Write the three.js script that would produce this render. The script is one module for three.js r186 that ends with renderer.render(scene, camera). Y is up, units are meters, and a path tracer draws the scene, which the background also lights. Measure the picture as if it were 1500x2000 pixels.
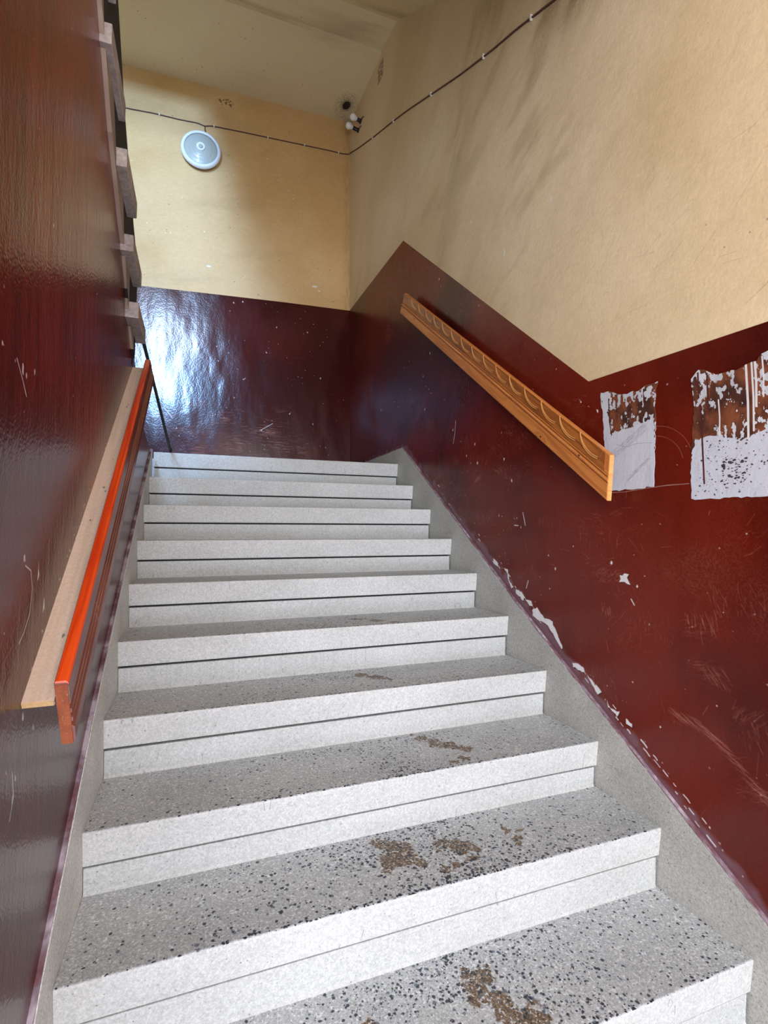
import * as THREE from 'three';
import { RectAreaLightUniformsLib } from 'three/addons/lights/RectAreaLightUniformsLib.js';
import { mergeGeometries, toCreasedNormals } from 'three/addons/utils/BufferGeometryUtils.js';

// ---------------------------------------------------------------- camera, sky, light, exposure
RectAreaLightUniformsLib.init();
const scene = new THREE.Scene();
const renderer = new THREE.WebGLRenderer({ antialias: true });
renderer.toneMapping = THREE.LinearToneMapping;
renderer.toneMappingExposure = 1.0;
renderer.shadowMap.enabled = true;
renderer.shadowMap.type = THREE.PCFSoftShadowMap;
const camera = new THREE.PerspectiveCamera(90.442, 0.75, 0.03, 60);
camera.position.set(0, 1.3797, 0);
camera.rotation.set(0.04558, -0.35217, -0.0023, 'YXZ');
scene.add(camera);
scene.background = new THREE.Color(0xb9c6d6);

function areaLight(name, color, power, w, h, at, towards) {
  const l = new THREE.RectAreaLight(color, power, w, h);
  l.name = name; l.position.set(...at); l.lookAt(...towards); scene.add(l); return l;
}
// daylight: the glazed street door of the lobby behind the camera, and the stair window one storey up on the left
areaLight('door_daylight', 0xe2eaff, 12.2, 2.4, 2.6, [-0.3, 1.42, 2.1], [-0.3, 1.42, -5]);
areaLight('window_daylight', 0x90c2ff, 500, 0.36, 0.42, [-1.06, 4.27, 0.33], [-1.06, 4.27, -5]);
areaLight('window_daylight_001', 0xb0d2ff, 122, 0.62, 0.72, [-1.06, 5.12, 0.33], [-1.06, 5.12, -5]);

// ---------------------------------------------------------------- helpers
let seedState = 7;
const rnd = () => { seedState = (seedState * 1664525 + 1013904223) >>> 0; return seedState / 4294967296; };
const NT = new Float32Array(65536); for (let i = 0; i < 65536; i++) NT[i] = rnd();
const h2 = (x, y, s) => NT[((x * 73 + y * 5471 + s * 7919) ^ (y * 131 + (x << 3))) & 65535];
function noise(x, y, s = 0, px = 0, py = 0) {
  let xi = Math.floor(x), yi = Math.floor(y); const fx = x - xi, fy = y - yi;
  const u = fx * fx * (3 - 2 * fx), v = fy * fy * (3 - 2 * fy);
  let x1 = xi + 1, y1 = yi + 1;
  if (px) { xi = ((xi % px) + px) % px; x1 = ((x1 % px) + px) % px; }
  if (py) { yi = ((yi % py) + py) % py; y1 = ((y1 % py) + py) % py; }
  const a = h2(xi, yi, s), b = h2(x1, yi, s), c = h2(xi, y1, s), d = h2(x1, y1, s);
  return a + (b - a) * u + (c - a) * v + (a - b - c + d) * u * v;
}
const fbm = (x, y, s, o = 4) => { let t = 0, a = 0.5, f = 1; for (let i = 0; i < o; i++) { t += a * noise(x * f, y * f, s + i); a *= 0.5; f *= 2.03; } return t / (1 - Math.pow(0.5, o)); };
const sst = (a, b, x) => { const t = Math.min(1, Math.max(0, (x - a) / (b - a))); return t * t * (3 - 2 * t); };
const mix = (a, b, t) => [a[0] + (b[0] - a[0]) * t, a[1] + (b[1] - a[1]) * t, a[2] + (b[2] - a[2]) * t];

// a canvas that covers the rectangle [u0,u1] x [v0,v1] in metres; paint(u, v) gives sRGB 0..255
function canvasTex(w, h, [u0, u1, v0, v1], paint, draw, { srgb = true, repeat = false } = {}) {
  const c = document.createElement('canvas'); c.width = w; c.height = h;
  const g = c.getContext('2d'), im = g.createImageData(w, h), d = im.data;
  for (let y = 0, k = 0; y < h; y++) {
    const v = v1 - (y + 0.5) / h * (v1 - v0);
    for (let x = 0; x < w; x++, k += 4) {
      const q = paint(u0 + (x + 0.5) / w * (u1 - u0), v);
      if (q.length) { d[k] = q[0]; d[k + 1] = q[1]; d[k + 2] = q[2]; } else d[k] = d[k + 1] = d[k + 2] = q;
      d[k + 3] = 255;
    }
  }
  g.putImageData(im, 0, 0);
  if (draw) {
    g.setTransform(w / (u1 - u0), 0, 0, -h / (v1 - v0), -u0 * w / (u1 - u0), v1 * h / (v1 - v0));
    g.lineCap = 'round'; g.lineJoin = 'round';
    draw(g);
  }
  const t = new THREE.CanvasTexture(c);
  if (srgb) t.colorSpace = THREE.SRGBColorSpace;
  t.wrapS = t.wrapT = repeat ? THREE.RepeatWrapping : THREE.MirroredRepeatWrapping;
  t.repeat.set(1 / (u1 - u0), 1 / (v1 - v0)); t.offset.set(-u0 / (u1 - u0), -v0 / (v1 - v0));
  return t;
}
const poly = (g, p, style) => { g.fillStyle = style; g.beginPath(); p.forEach(([x, y], i) => (i ? g.lineTo(x, y) : g.moveTo(x, y))); g.closePath(); g.fill(); };
const line = (g, p, wdt, style) => { g.strokeStyle = style; g.lineWidth = wdt; g.beginPath(); p.forEach(([x, y], i) => (i ? g.lineTo(x, y) : g.moveTo(x, y))); g.stroke(); };
// outline broken up into ragged steps
function ragged(p, amp, step) {
  const o = [];
  p.forEach((a, i) => {
    const b = p[(i + 1) % p.length], n = Math.max(1, Math.round(Math.hypot(b[0] - a[0], b[1] - a[1]) / step));
    for (let k = 0; k < n; k++) o.push([a[0] + (b[0] - a[0]) * k / n + (rnd() - 0.5) * amp, a[1] + (b[1] - a[1]) * k / n + (rnd() - 0.5) * amp]);
  });
  return o;
}
function blob(g, x, y, r, style, sx = 1, sy = 1) {
  const n = 5 + Math.floor(rnd() * 4), a0 = rnd() * 6.28, p = [];
  for (let i = 0; i < n; i++) { const a = a0 + i / n * 6.283, q = r * (0.55 + rnd() * 0.7); p.push([x + Math.cos(a) * q * sx, y + Math.sin(a) * q * sy]); }
  poly(g, p, style);
}

// texture coordinates in metres by the way each face looks: x -> (z, y), y -> (x, z), z -> (x, y)
function boxUV(geo) {
  const g = geo.index ? geo.toNonIndexed() : geo; g.computeVertexNormals();
  const p = g.attributes.position, uv = new Float32Array(p.count * 2);
  const a = new THREE.Vector3(), b = new THREE.Vector3(), c = new THREE.Vector3();
  for (let i = 0; i < p.count; i += 3) {
    a.fromBufferAttribute(p, i); b.fromBufferAttribute(p, i + 1); c.fromBufferAttribute(p, i + 2);
    const n = b.clone().sub(a).cross(c.clone().sub(a)), x = Math.abs(n.x), y = Math.abs(n.y), z = Math.abs(n.z);
    [a, b, c].forEach((q, k) => {
      const [s, t] = x >= y && x >= z ? [q.z, q.y] : y >= z ? [q.x, q.z] : [q.x, q.y];
      uv[(i + k) * 2] = s; uv[(i + k) * 2 + 1] = t;
    });
  }
  g.setAttribute('uv', new THREE.BufferAttribute(uv, 2));
  return g;
}
const shape = (pts) => { const s = new THREE.Shape(); pts.forEach(([x, y], i) => (i ? s.lineTo(x, y) : s.moveTo(x, y))); s.closePath(); return s; };
const hole = (pts) => { const s = new THREE.Path(); pts.forEach(([x, y], i) => (i ? s.lineTo(x, y) : s.moveTo(x, y))); s.closePath(); return s; };
// outline in (z, y), solid from x0 to x1
function slabX(pts, x0, x1, bevel = 0) {
  const s = pts instanceof THREE.Shape ? pts : shape(pts), d = x1 - x0 - 2 * bevel;
  const g = new THREE.ExtrudeGeometry(s, { depth: d, bevelEnabled: bevel > 0, bevelSize: bevel, bevelThickness: bevel, bevelOffset: -bevel, bevelSegments: 2, curveSegments: 6 });
  g.rotateY(-Math.PI / 2); g.translate(x1 - bevel, 0, 0); return g;
}
// outline in (x, y), solid from z0 to z1
function slabZ(pts, z0, z1, bevel = 0) {
  const s = pts instanceof THREE.Shape ? pts : shape(pts);
  const g = new THREE.ExtrudeGeometry(s, { depth: z1 - z0 - 2 * bevel, bevelEnabled: bevel > 0, bevelSize: bevel, bevelThickness: bevel, bevelOffset: -bevel, bevelSegments: 2, curveSegments: 6 });
  g.translate(0, 0, z0 + bevel); return g;
}
const box = (x0, x1, y0, y1, z0, z1) => { const g = new THREE.BoxGeometry(x1 - x0, y1 - y0, z1 - z0); g.translate((x0 + x1) / 2, (y0 + y1) / 2, (z0 + z1) / 2); return g; };
function mesh(name, geo, mat, parent = scene, uv = true) {
  let g = Array.isArray(geo) ? mergeGeometries(geo.map((q) => { const n = q.index ? q.toNonIndexed() : q; n.clearGroups(); return n; })) : geo;
  if (uv) g = boxUV(g);
  g.clearGroups?.();
  const m = new THREE.Mesh(g, mat); m.name = name; m.castShadow = m.receiveShadow = true; parent.add(m); return m;
}
const struct = (name, geo, mat) => { const m = mesh(name, geo, mat); m.userData.kind = 'structure'; return m; };
const structGroup = (name) => { const g = new THREE.Group(); g.name = name; g.userData.kind = 'structure'; scene.add(g); return g; };
function thing(name, label, category, [x, y, z] = [0, 0, 0], turn = 0, group) {
  const o = new THREE.Group(); o.name = name; o.position.set(x, y, z); o.rotation.y = turn; o.userData = { label, category };
  if (group) o.userData.group = group;
  scene.add(o); return o;
}
// profile across a board, (y, z), swept along x between raked ends xa(y), xb(y)
function sweep(profile, xa, xb) {                
  const pos = [], n = profile.length;
  const P = (i, e) => { const [y, z] = profile[i]; return [e ? xb(y) : xa(y), y, z]; };
  for (let i = 0; i < n; i++) { const k = (i + 1) % n; const a = P(i, 0), b = P(i, 1), c = P(k, 1), d = P(k, 0); pos.push(...a, ...b, ...c, ...a, ...c, ...d); }
  const tri = THREE.ShapeUtils.triangulateShape(profile.map(([y, z]) => new THREE.Vector2(y, z)), []);
  for (const [a, b, c] of tri) { pos.push(...P(a, 0), ...P(b, 0), ...P(c, 0)); pos.push(...P(c, 1), ...P(b, 1), ...P(a, 1)); }
  const g = new THREE.BufferGeometry(); g.setAttribute('position', new THREE.Float32BufferAttribute(pos, 3)); return g;
}
const tube = (pts, r, n = 60, rs = 7) => new THREE.TubeGeometry(new THREE.CatmullRomCurve3(pts.map((q) => new THREE.Vector3(...q)), false, 'catmullrom', 0.3), n, r, rs);

// ---------------------------------------------------------------- measures (metres, lobby floor at y = 0)
const XR = 1.295, XL = -0.2463, RW = 1.31, LW = -0.2583;          // faces of the skirtings and of the plaster behind them
const TOP = [0.3376, 0.5167, 0.675, 0.8477, 1.022, 1.1923, 1.3592, 1.5315, 1.6969, 1.8711];
const NOSE = [-0.9031, -1.1616, -1.4076, -1.6767, -1.9336, -2.1985, -2.4621, -2.7229, -2.9828, -3.2438];
const BACK_TILT = 0.045, backZ = (x) => -4.482 - BACK_TILT * (RW - x), BACK_TURN = -Math.atan(BACK_TILT);
const DADO_R = [[-4.482, 3.476], [-3.163, 3.412], [-1.434, 1.928], [-0.825, 1.902], [2.2, 1.79]];
const FRONT = 2.2;

// ---------------------------------------------------------------- materials
const tileBump = (w, per, f) => canvasTex(w, w, [0, per, 0, per], f, null, { srgb: false, repeat: true });
const wallBump = tileBump(1024, 1.2, (u, v) => {
  const s = 1 / 1.2;
  let t = 0.5 * noise(u * s * 10, v * s * 10, 1, 10, 10) + 0.3 * noise(u * s * 34, v * s * 26, 2, 34, 26) + 0.14 * noise(u * s * 150, v * s * 90, 3, 150, 90) + 0.1 * noise(u * s * 420, v * s * 380, 4, 420, 380);
  return 255 * t;
});
const wavyBump = tileBump(512, 1.5, (u, v) => {
  const s = 1 / 1.5;
  return 255 * (0.62 * noise(u * s * 9, v * s * 5, 21, 9, 5) + 0.24 * noise(u * s * 22, v * s * 9, 22, 22, 9) + 0.05 * noise(u * s * 60, v * s * 30, 23, 60, 30) + 0.035 * noise(u * s * 240, v * s * 200, 24, 240, 200));
});
const streakBump = tileBump(1024, 1.0, (u, v) => {
  const t = 0.36 * noise(u * 9, v * 4, 11, 9, 4) + 0.26 * noise(u * 44, v * 9, 12, 44, 9) + 0.2 * noise(u * 120, v * 44, 13, 120, 44) + 0.22 * noise(u * 320, v * 260, 14, 320, 260);
  return 255 * t;
});
const std = (o) => new THREE.MeshStandardMaterial(o);

const WALL_BROWN = [126, 98, 62];
function yellowPaint(u, v, s) {
  const m = fbm(u * 1.3, v * 1.3, s, 4), f = noise(u * 260, v * 240, s + 9), k = noise(u * 40, v * 70, s + 8);
  let c = mix([204, 177, 135], [220, 196, 158], sst(0.3, 0.7, m));
  const j = (f - 0.5) * 9 + (k - 0.5) * 6;
  return [c[0] + j, c[1] + j, c[2] + j];
}
// soot and hand marks: oblique strokes in clusters
function scuff(u, v, s, ang) {
  const ca = Math.cos(ang), sa = Math.sin(ang), a = u * ca + v * sa, b = -u * sa + v * ca;
  const st = fbm(a * 1.7, b * 6.5, s, 5), cl = fbm(u * 1.1, v * 1.1, s + 20, 3), gr = noise(u * 170, v * 170, s + 31);
  return sst(0.46, 0.82, st) * sst(0.36, 0.7, cl) * (0.6 + 0.55 * gr);
}
const matYellowRight = std({
  roughness: 0.62, bumpMap: wallBump, bumpScale: 0.002,
  map: canvasTex(2048, 1792, [-4.5, -0.5, 1.8, 5.3], (u, v) => {
    let c = yellowPaint(u, v, 40);
    // the smoky band of strokes runs across the middle of the wall
    const w = sst(1.35, 0.2, Math.abs((u + 1.85) * 0.75 - (v - 3.35) * 0.65));
    const d = Math.min(0.62, 0.14 * scuff(u, v, 50, 0.9) + 0.62 * w * scuff(u * 0.9, v, 55, 0.95) + 0.3 * scuff(u * 2, v * 2, 60, 0.35) * w);
    c = mix(c, WALL_BROWN, d);
    return c;
  }, (g) => {
    for (const [x, y, r] of [[-1.95, 2.68, 0.012], [-1.62, 2.72, 0.009], [-2.95, 3.2, 0.016], [-3.2, 3.05, 0.012], [-2.25, 3.0, 0.008], [-2.0, 3.3, 0.006]]) blob(g, x, y, r, '#d9d4c6', 0.8, 1.3);
    for (let i = 0; i < 320; i++) blob(g, -4.4 + rnd() * 3.8, 1.95 + rnd() * 3.1, 0.0008 + rnd() * 0.0019, rnd() < 0.7 ? 'rgba(92,66,42,.6)' : 'rgba(225,215,190,.8)');
    for (let i = 0; i < 170; i++) { const x = -4 + rnd() * 3.3, y = 1.95 + rnd() * 2.6, l = 0.02 + rnd() * 0.07; line(g, [[x, y], [x + l * 0.8, y + l * (0.4 + rnd() * 0.5)]], 0.001 + rnd() * 0.0012, `rgba(120,95,66,${0.12 + rnd() * 0.28})`); }
    for (let i = 0; i < 24; i++) { const x = -1.6 + rnd() * 0.9, y = 2.05 + rnd() * 0.5, l = 0.02 + rnd() * 0.05; line(g, [[x, y], [x + l, y + (rnd() - 0.3) * l]], 0.001, 'rgba(110,85,55,.4)'); }
    for (let i = 0; i < 300; i++) blob(g, RW * 0 - 3.62 + (rnd() - 0.5) * 0.12, 5.04 + (rnd() - 0.5) * 0.14, 0.003 + rnd() * 0.006, 'rgba(72,52,34,.35)');
  }),
});
const matYellowBack = std({
  roughness: 0.6, bumpMap: wallBump, bumpScale: 0.0012,
  map: canvasTex(1024, 1024, [-1.8, 1.4, 3.3, 5.4], (u, v) => {
    let c = yellowPaint(u, v, 70); c = [c[0], c[1] - 14, c[2] - 30];
    const e = sst(0.10, 0.0, RW - u);  // band towards the right-hand corner, streaked browner below
    return mix(c, WALL_BROWN, Math.min(0.5, 0.14 * scuff(u, v, 75, 0.2) + 0.35 * e * noise(u * 90, v * 14, 77)));
  }, (g) => {
    for (let i = 0; i < 70; i++) blob(g, -0.6 + rnd() * 1.9, 3.5 + rnd() * 1.6, 0.002 + rnd() * 0.004, rnd() < 0.5 ? 'rgba(96,72,44,.6)' : 'rgba(240,238,225,.8)');
    for (const [x, y, r] of [[0.06, 3.7, 0.016], [0.98, 3.66, 0.018], [1.02, 3.62, 0.012], [0.02, 4.0, 0.008]]) blob(g, x, y, r, '#e4e0d4', 1.3, 0.7);
    for (let i = 0; i < 40; i++) { const x = -0.5 + rnd() * 1.7, y = 3.5 + rnd() * 1.5; line(g, [[x, y], [x + 0.05 + rnd() * 0.08, y + (rnd() - 0.6) * 0.03]], 0.0015, 'rgba(130,104,70,.35)'); }
    for (let i = 0; i < 26; i++) blob(g, 0.19 + (rnd() - 0.5) * 0.12, 5.2 + (rnd() - 0.5) * 0.06, 0.004 + rnd() * 0.008, 'rgba(86,62,36,.6)');
  }),
});
const matCeiling = std({
  roughness: 0.75, bumpMap: wallBump, bumpScale: 0.001,
  map: canvasTex(2048, 2048, [-1.8, 1.4, -4.7, -1.5], (u, v) => {
    const m = fbm(u * 1.5, v * 1.5, 90, 4), f = noise(u * 200, v * 200, 93);
    const c = mix([220, 202, 160], [232, 216, 178], m), j = (f - 0.5) * 8;
    return mix([c[0] + j, c[1] + j, c[2] + j], [120, 100, 74], 0.35 * scuff(u, v, 95, 0.1));
  }, (g) => {
    // soot burnt onto the ceiling above the two bulbs, made of specks
    for (let i = 0; i < 5200; i++) { const a = rnd() * 6.283, q = rnd(), r = q < 0.55 ? 0.04 * Math.sqrt(rnd()) : 0.04 + 0.1 * Math.pow(rnd(), 1.8); blob(g, 1.216 + Math.cos(a) * r * 0.75, -4.27 + Math.sin(a) * r * 1.3, 0.0016 + rnd() * 0.002, q < 0.55 ? 'rgba(26,20,18,.5)' : 'rgba(60,46,36,.3)'); }
    for (let i = 0; i < 60; i++) blob(g, -0.6 + rnd() * 1.8, -4.5 + rnd() * 1.4, 0.002 + rnd() * 0.004, 'rgba(80,62,40,.55)');
  }),
});

function maroonPaint(u, v, s) {
  const m = fbm(u * 1.6, v * 1.6, s, 4), st = fbm(u * 14, v * 3.5, s + 5, 3), f = noise(u * 330, v * 330, s + 9);
  let c = mix([62, 14, 9], [98, 26, 13], sst(0.28, 0.72, m));
  const dust = sst(0.55, 0.85, fbm(u * 2.3, v * 3.1, s + 12, 4)) * (0.6 + 0.8 * noise(u * 120, v * 60, s + 14));
  c = mix(c, [122, 80, 70], f > 0.5 ? 0.34 * dust : 0.1 * dust);
  const j = (f - 0.5) * 8 + (st - 0.5) * 14;
  return [c[0] + j, c[1] + j * 0.7, c[2] + j * 0.7];
}
function chips(g, list, lo, hi, col = '#cfcbc8') {
  for (const [x, y] of list) {
    blob(g, x, y, lo + rnd() * (hi - lo), col, 0.7, 1.2);
    if (rnd() < 0.5) { const l = 0.008 + rnd() * 0.02; line(g, [[x, y], [x + (rnd() - 0.5) * l, y + l * (rnd() - 0.3)]], 0.0016, col); }
  }
}
const PEELS = [
  [[-2.075, 1.271], [-2.032, 1.249], [-2.033, 1.229], [-2.068, 1.247]],
  [[-1.994, 1.232], [-1.95, 1.226], [-1.951, 1.204], [-1.938, 1.17], [-1.913, 1.15], [-1.926, 1.145], [-1.952, 1.177], [-1.957, 1.211]],
  [[-1.894, 1.145], [-1.851, 1.134], [-1.827, 1.115], [-1.846, 1.099], [-1.876, 1.117], [-1.894, 1.126]],
  [[-1.827, 1.108], [-1.786, 1.106], [-1.775, 1.086], [-1.799, 1.083], [-1.816, 1.095]],
  [[-1.782, 1.071], [-1.747, 1.083], [-1.726, 1.065], [-1.705, 1.044], [-1.663, 1.047], [-1.648, 1.03], [-1.624, 0.995], [-1.596, 0.948], [-1.606, 0.946], [-1.644, 0.984], [-1.674, 1.012], [-1.695, 1.026], [-1.738, 1.032], [-1.777, 1.044]],
  [[-1.55, 0.908], [-1.514, 0.91], [-1.489, 0.901], [-1.48, 0.888], [-1.506, 0.887], [-1.528, 0.891], [-1.542, 0.891]],
  [[-1.472, 0.884], [-1.439, 0.863], [-1.4, 0.841], [-1.424, 0.829], [-1.448, 0.851]],
  [[-1.381, 0.821], [-1.363, 0.798], [-1.323, 0.8], [-1.334, 0.78], [-1.356, 0.792], [-1.374, 0.8]],
  [[-1.302, 0.788], [-1.271, 0.776], [-1.275, 0.764], [-1.296, 0.771]],
  [[-1.233, 0.751], [-1.217, 0.736], [-1.227, 0.737]],
  [[-1.313, 1.249], [-1.299, 1.244], [-1.29, 1.252], [-1.274, 1.254], [-1.278, 1.238], [-1.266, 1.217], [-1.292, 1.223], [-1.312, 1.223], [-1.306, 1.235]],
];
const CHIP_R = [[-2.592, 2.819], [-2.617, 2.877], [-2.53, 2.636], [-3.065, 2.536], [-3.154, 2.519], [-2.749, 2.48], [-2.847, 2.368], [-2.81, 2.293], [-2.738, 2.232], [-2.766, 2.265], [-3.347, 2.331], [-3.269, 2.276], [-2.827, 2.154], [-2.564, 2.151], [-1.99, 1.85], [-1.474, 1.864], [-1.393, 1.811], [-2.463, 1.955], [-2.433, 1.991], [-2.377, 1.877], [-2.314, 1.791], [-2.23, 1.836], [-1.973, 1.724], [-3.616, 2.339], [-3.506, 2.102], [-2.272, 1.746], [-2.207, 1.737], [-2.831, 1.893], [-1.88, 1.453], [-1.851, 1.412], [-2.592, 1.613], [-1.915, 1.622], [-2.02, 1.467], [-1.019, 0.589], [-1.169, 0.804], [-1.529, 1.337], [-1.345, 1.284], [-1.241, 1.216], [-1.671, 1.298], [-1.632, 1.249]];
const CHIP_B = [[0.27, 3.409], [0.347, 3.425], [0.241, 3.328], [0.235, 3.065], [0.135, 3], [0.232, 2.956], [0.149, 2.876], [-0.209, 2.839], [-0.26, 2.769], [-0.14, 2.746], [0.306, 2.82], [0.358, 2.734], [0.371, 2.74], [0.273, 2.682], [-0.078, 2.651], [-0.294, 2.425], [0.283, 2.566], [0.13, 2.407], [0.336, 2.386], [-0.173, 2.27], [-0.152, 2.206], [1.106, 2.104], [1.033, 2.805], [0.732, 2.964], [0.914, 3.219], [0.552, 2.991], [0.87, 2.744], [0.964, 2.377], [0.64, 3.232], [0.757, 2.456], [0.514, 2.294], [1.057, 2.571]];
const CHIP_L = [[-0.837, 1.648], [-0.891, 1.641], [-0.927, 1.64], [-0.945, 1.635], [-0.987, 1.653], [-1.075, 1.957], [-0.962, 1.344], [-0.94, 0.98], [-0.931, 0.954], [-0.949, 1.006], [-1.036, 1.054], [-0.978, 1.09], [-1.014, 1.137], [-1.041, 1.156], [-0.907, 1.032]];
// height above the skirting's top edge, for the worn paint along it
const skirtY = (z) => (z < -3.169 ? 1.97 : 1.97 - (z + 3.169) * 0.6645);
const matMaroonRight = new THREE.MeshPhysicalMaterial({
  specularIntensity: 0.5, roughness: 0.26, bumpMap: wallBump, bumpScale: 0.0018,
  map: canvasTex(2048, 2048, [-4.5, -0.5, 0.2, 3.6], (u, v) => {
    let c = maroonPaint(u, v, 110);
    const e = v - skirtY(u), w = noise(u * 30, v * 30, 130);
    if (e < 0.05) c = mix(c, [116, 92, 104], sst(0.05, 0.005, e + (w - 0.5) * 0.05) * 0.75);   // scraped, plaster-stained rim above the skirting
    return c;
  }, (g) => {
    for (const p of PEELS) { const q = ragged(p, 0.006, 0.012); poly(g, q.map(([x, y]) => [x + 0.003, y - 0.003]), 'rgba(46,14,12,.9)'); poly(g, q, '#d3cfcd'); }
    for (const p of [[[-1.836, 1.476], [-1.82, 1.42]], [[-1.82, 1.155], [-1.805, 1.188]], [[-1.266, 1.173], [-1.254, 1.156]], [[-2.43, 2.0], [-2.44, 1.93], [-2.46, 1.88]], [[-1.9, 1.422], [-1.87, 1.42]]]) line(g, p, 0.004, '#cdc8c6');
    chips(g, CHIP_R, 0.003, 0.008);
    for (let i = 0; i < 260; i++) { const x = -4.3 + rnd() * 3.6, e = Math.pow(rnd(), 1.5) * 1.3; blob(g, x, skirtY(x) + 0.03 + e, 0.0012 + rnd() * 0.0025, `rgba(205,198,194,${0.4 + rnd() * 0.5})`); }
    for (let k = 0; k < 90; k++) {   // scuffs: bundles of fine strokes left by shoulders and bags
      const x = -3.1 + Math.pow(rnd(), 0.8) * 2.4, y = skirtY(x) + 0.03 + Math.pow(rnd(), 1.2) * 0.95, a0 = rnd() * 3.14, w = 0.02 + rnd() * 0.08, n = 14 + rnd() * 40, al = 0.06 + rnd() * 0.16;
      for (let i = 0; i < n; i++) { const p = x + (rnd() - 0.5) * w * 2, q = y + (rnd() - 0.5) * w, a = a0 + (rnd() - 0.5) * 0.7, l = 0.004 + rnd() * 0.035; line(g, [[p, q], [p + Math.cos(a) * l, q + Math.sin(a) * l]], 0.0012 + rnd() * 0.0012, `rgba(176,140,130,${al * (0.4 + rnd())})`); }
    }
    for (let k = 0; k < 3; k++) for (let i = 0; i < 70; i++) { const t = i / 70, x = -1.14 + t * 0.32, y = 0.86 - t * 0.12 + 0.03 * Math.sin(t * 5) + (rnd() - 0.5) * 0.025; line(g, [[x, y], [x + 0.02 + rnd() * 0.02, y - 0.006 - rnd() * 0.012]], 0.0014, `rgba(190,165,155,${0.1 + rnd() * 0.2})`); }
    for (let i = 0; i < 160; i++) { const x = -3 + rnd() * 2.3, y = skirtY(x) + 0.03 + rnd() * 0.9, a = rnd() * 6.28, l = 0.01 + rnd() * 0.05; line(g, [[x, y], [x + Math.cos(a) * l, y + Math.sin(a) * l]], 0.0009 + rnd() * 0.001, `rgba(170,150,140,${0.15 + rnd() * 0.35})`); }
    for (let i = 0; i < 46; i++) { const x = -2.7 + Math.pow(rnd(), 0.7) * 1.8; const y = skirtY(x) + 0.01 + rnd() * 0.045, l = 0.004 + rnd() * 0.02; line(g, [[x, y], [x + l * 0.5, y - l * 0.3 + (rnd() - 0.5) * 0.004], [x + l, y - l * 0.68]], 0.002 + rnd() * 0.004, '#c9c3c6'); }
    for (const r of [0.1, 0.13]) { const p = []; for (let a = 0.2; a < 1.7; a += 0.1) p.push([-1.17 + Math.cos(a) * r * 1.05, 1.58 + Math.sin(a) * r]); line(g, p, 0.0015, 'rgba(190,165,150,.5)'); }
    line(g, [[-1.36, 1.522], [-1.28, 1.519], [-1.19, 1.524], [-1.12, 1.526], [-1.05, 1.524]], 0.002, 'rgba(200,190,186,.7)');
  }),
});
const matMaroonBack = std({
  roughness: 0.19, bumpMap: wavyBump, bumpScale: 0.008,
  map: canvasTex(1024, 1024, [-1.8, 1.4, 1.8, 3.5], (u, v) => mix(maroonPaint(u, v, 150), [52, 16, 22], 0.45), (g) => {
    chips(g, CHIP_B, 0.003, 0.008);
    for (let k = 0; k < 46; k++) {   // scratches along the foot of the wall
      const x = -0.3 + rnd() * 1.1, y = 1.95 + Math.pow(rnd(), 1.3) * 0.55, n = 10 + rnd() * 24, al = 0.14 + rnd() * 0.3;
      for (let i = 0; i < n; i++) { const p = x + (rnd() - 0.5) * 0.16, q = y + (rnd() - 0.5) * 0.07, l = 0.01 + rnd() * 0.07; line(g, [[p, q], [p + l, q + (rnd() - 0.5) * 0.012]], 0.002 + rnd() * 0.002, `rgba(158,122,106,${al * (0.4 + rnd())})`); }
    }
    for (let i = 0; i < 110; i++) { const x = -0.3 + rnd() * 1.5, y = 2 + rnd() * 1.0, l = 0.02 + rnd() * 0.06; line(g, [[x, y], [x + l, y + (rnd() - 0.5) * 0.02]], 0.0015, `rgba(180,160,150,${0.15 + rnd() * 0.35})`); }
    line(g, [[-0.275, 2.44], [-0.24, 2.40], [-0.21, 2.36]], 0.008, '#c8c4c4'); line(g, [[0.5, 2.29], [0.61, 2.36]], 0.005, '#bfb8b4');
    line(g, [[0.04, 3.39], [0.05, 3.28], [0.09, 3.2], [0.14, 3.14], [0.13, 3.1]], 0.003, 'rgba(20,8,10,.9)');
    for (let i = 0; i < 90; i++) blob(g, -0.3 + rnd() * 1.6, 2 + rnd() * 1.45, 0.0018 + rnd() * 0.003, 'rgba(205,198,196,.8)');
  }),
});
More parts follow.
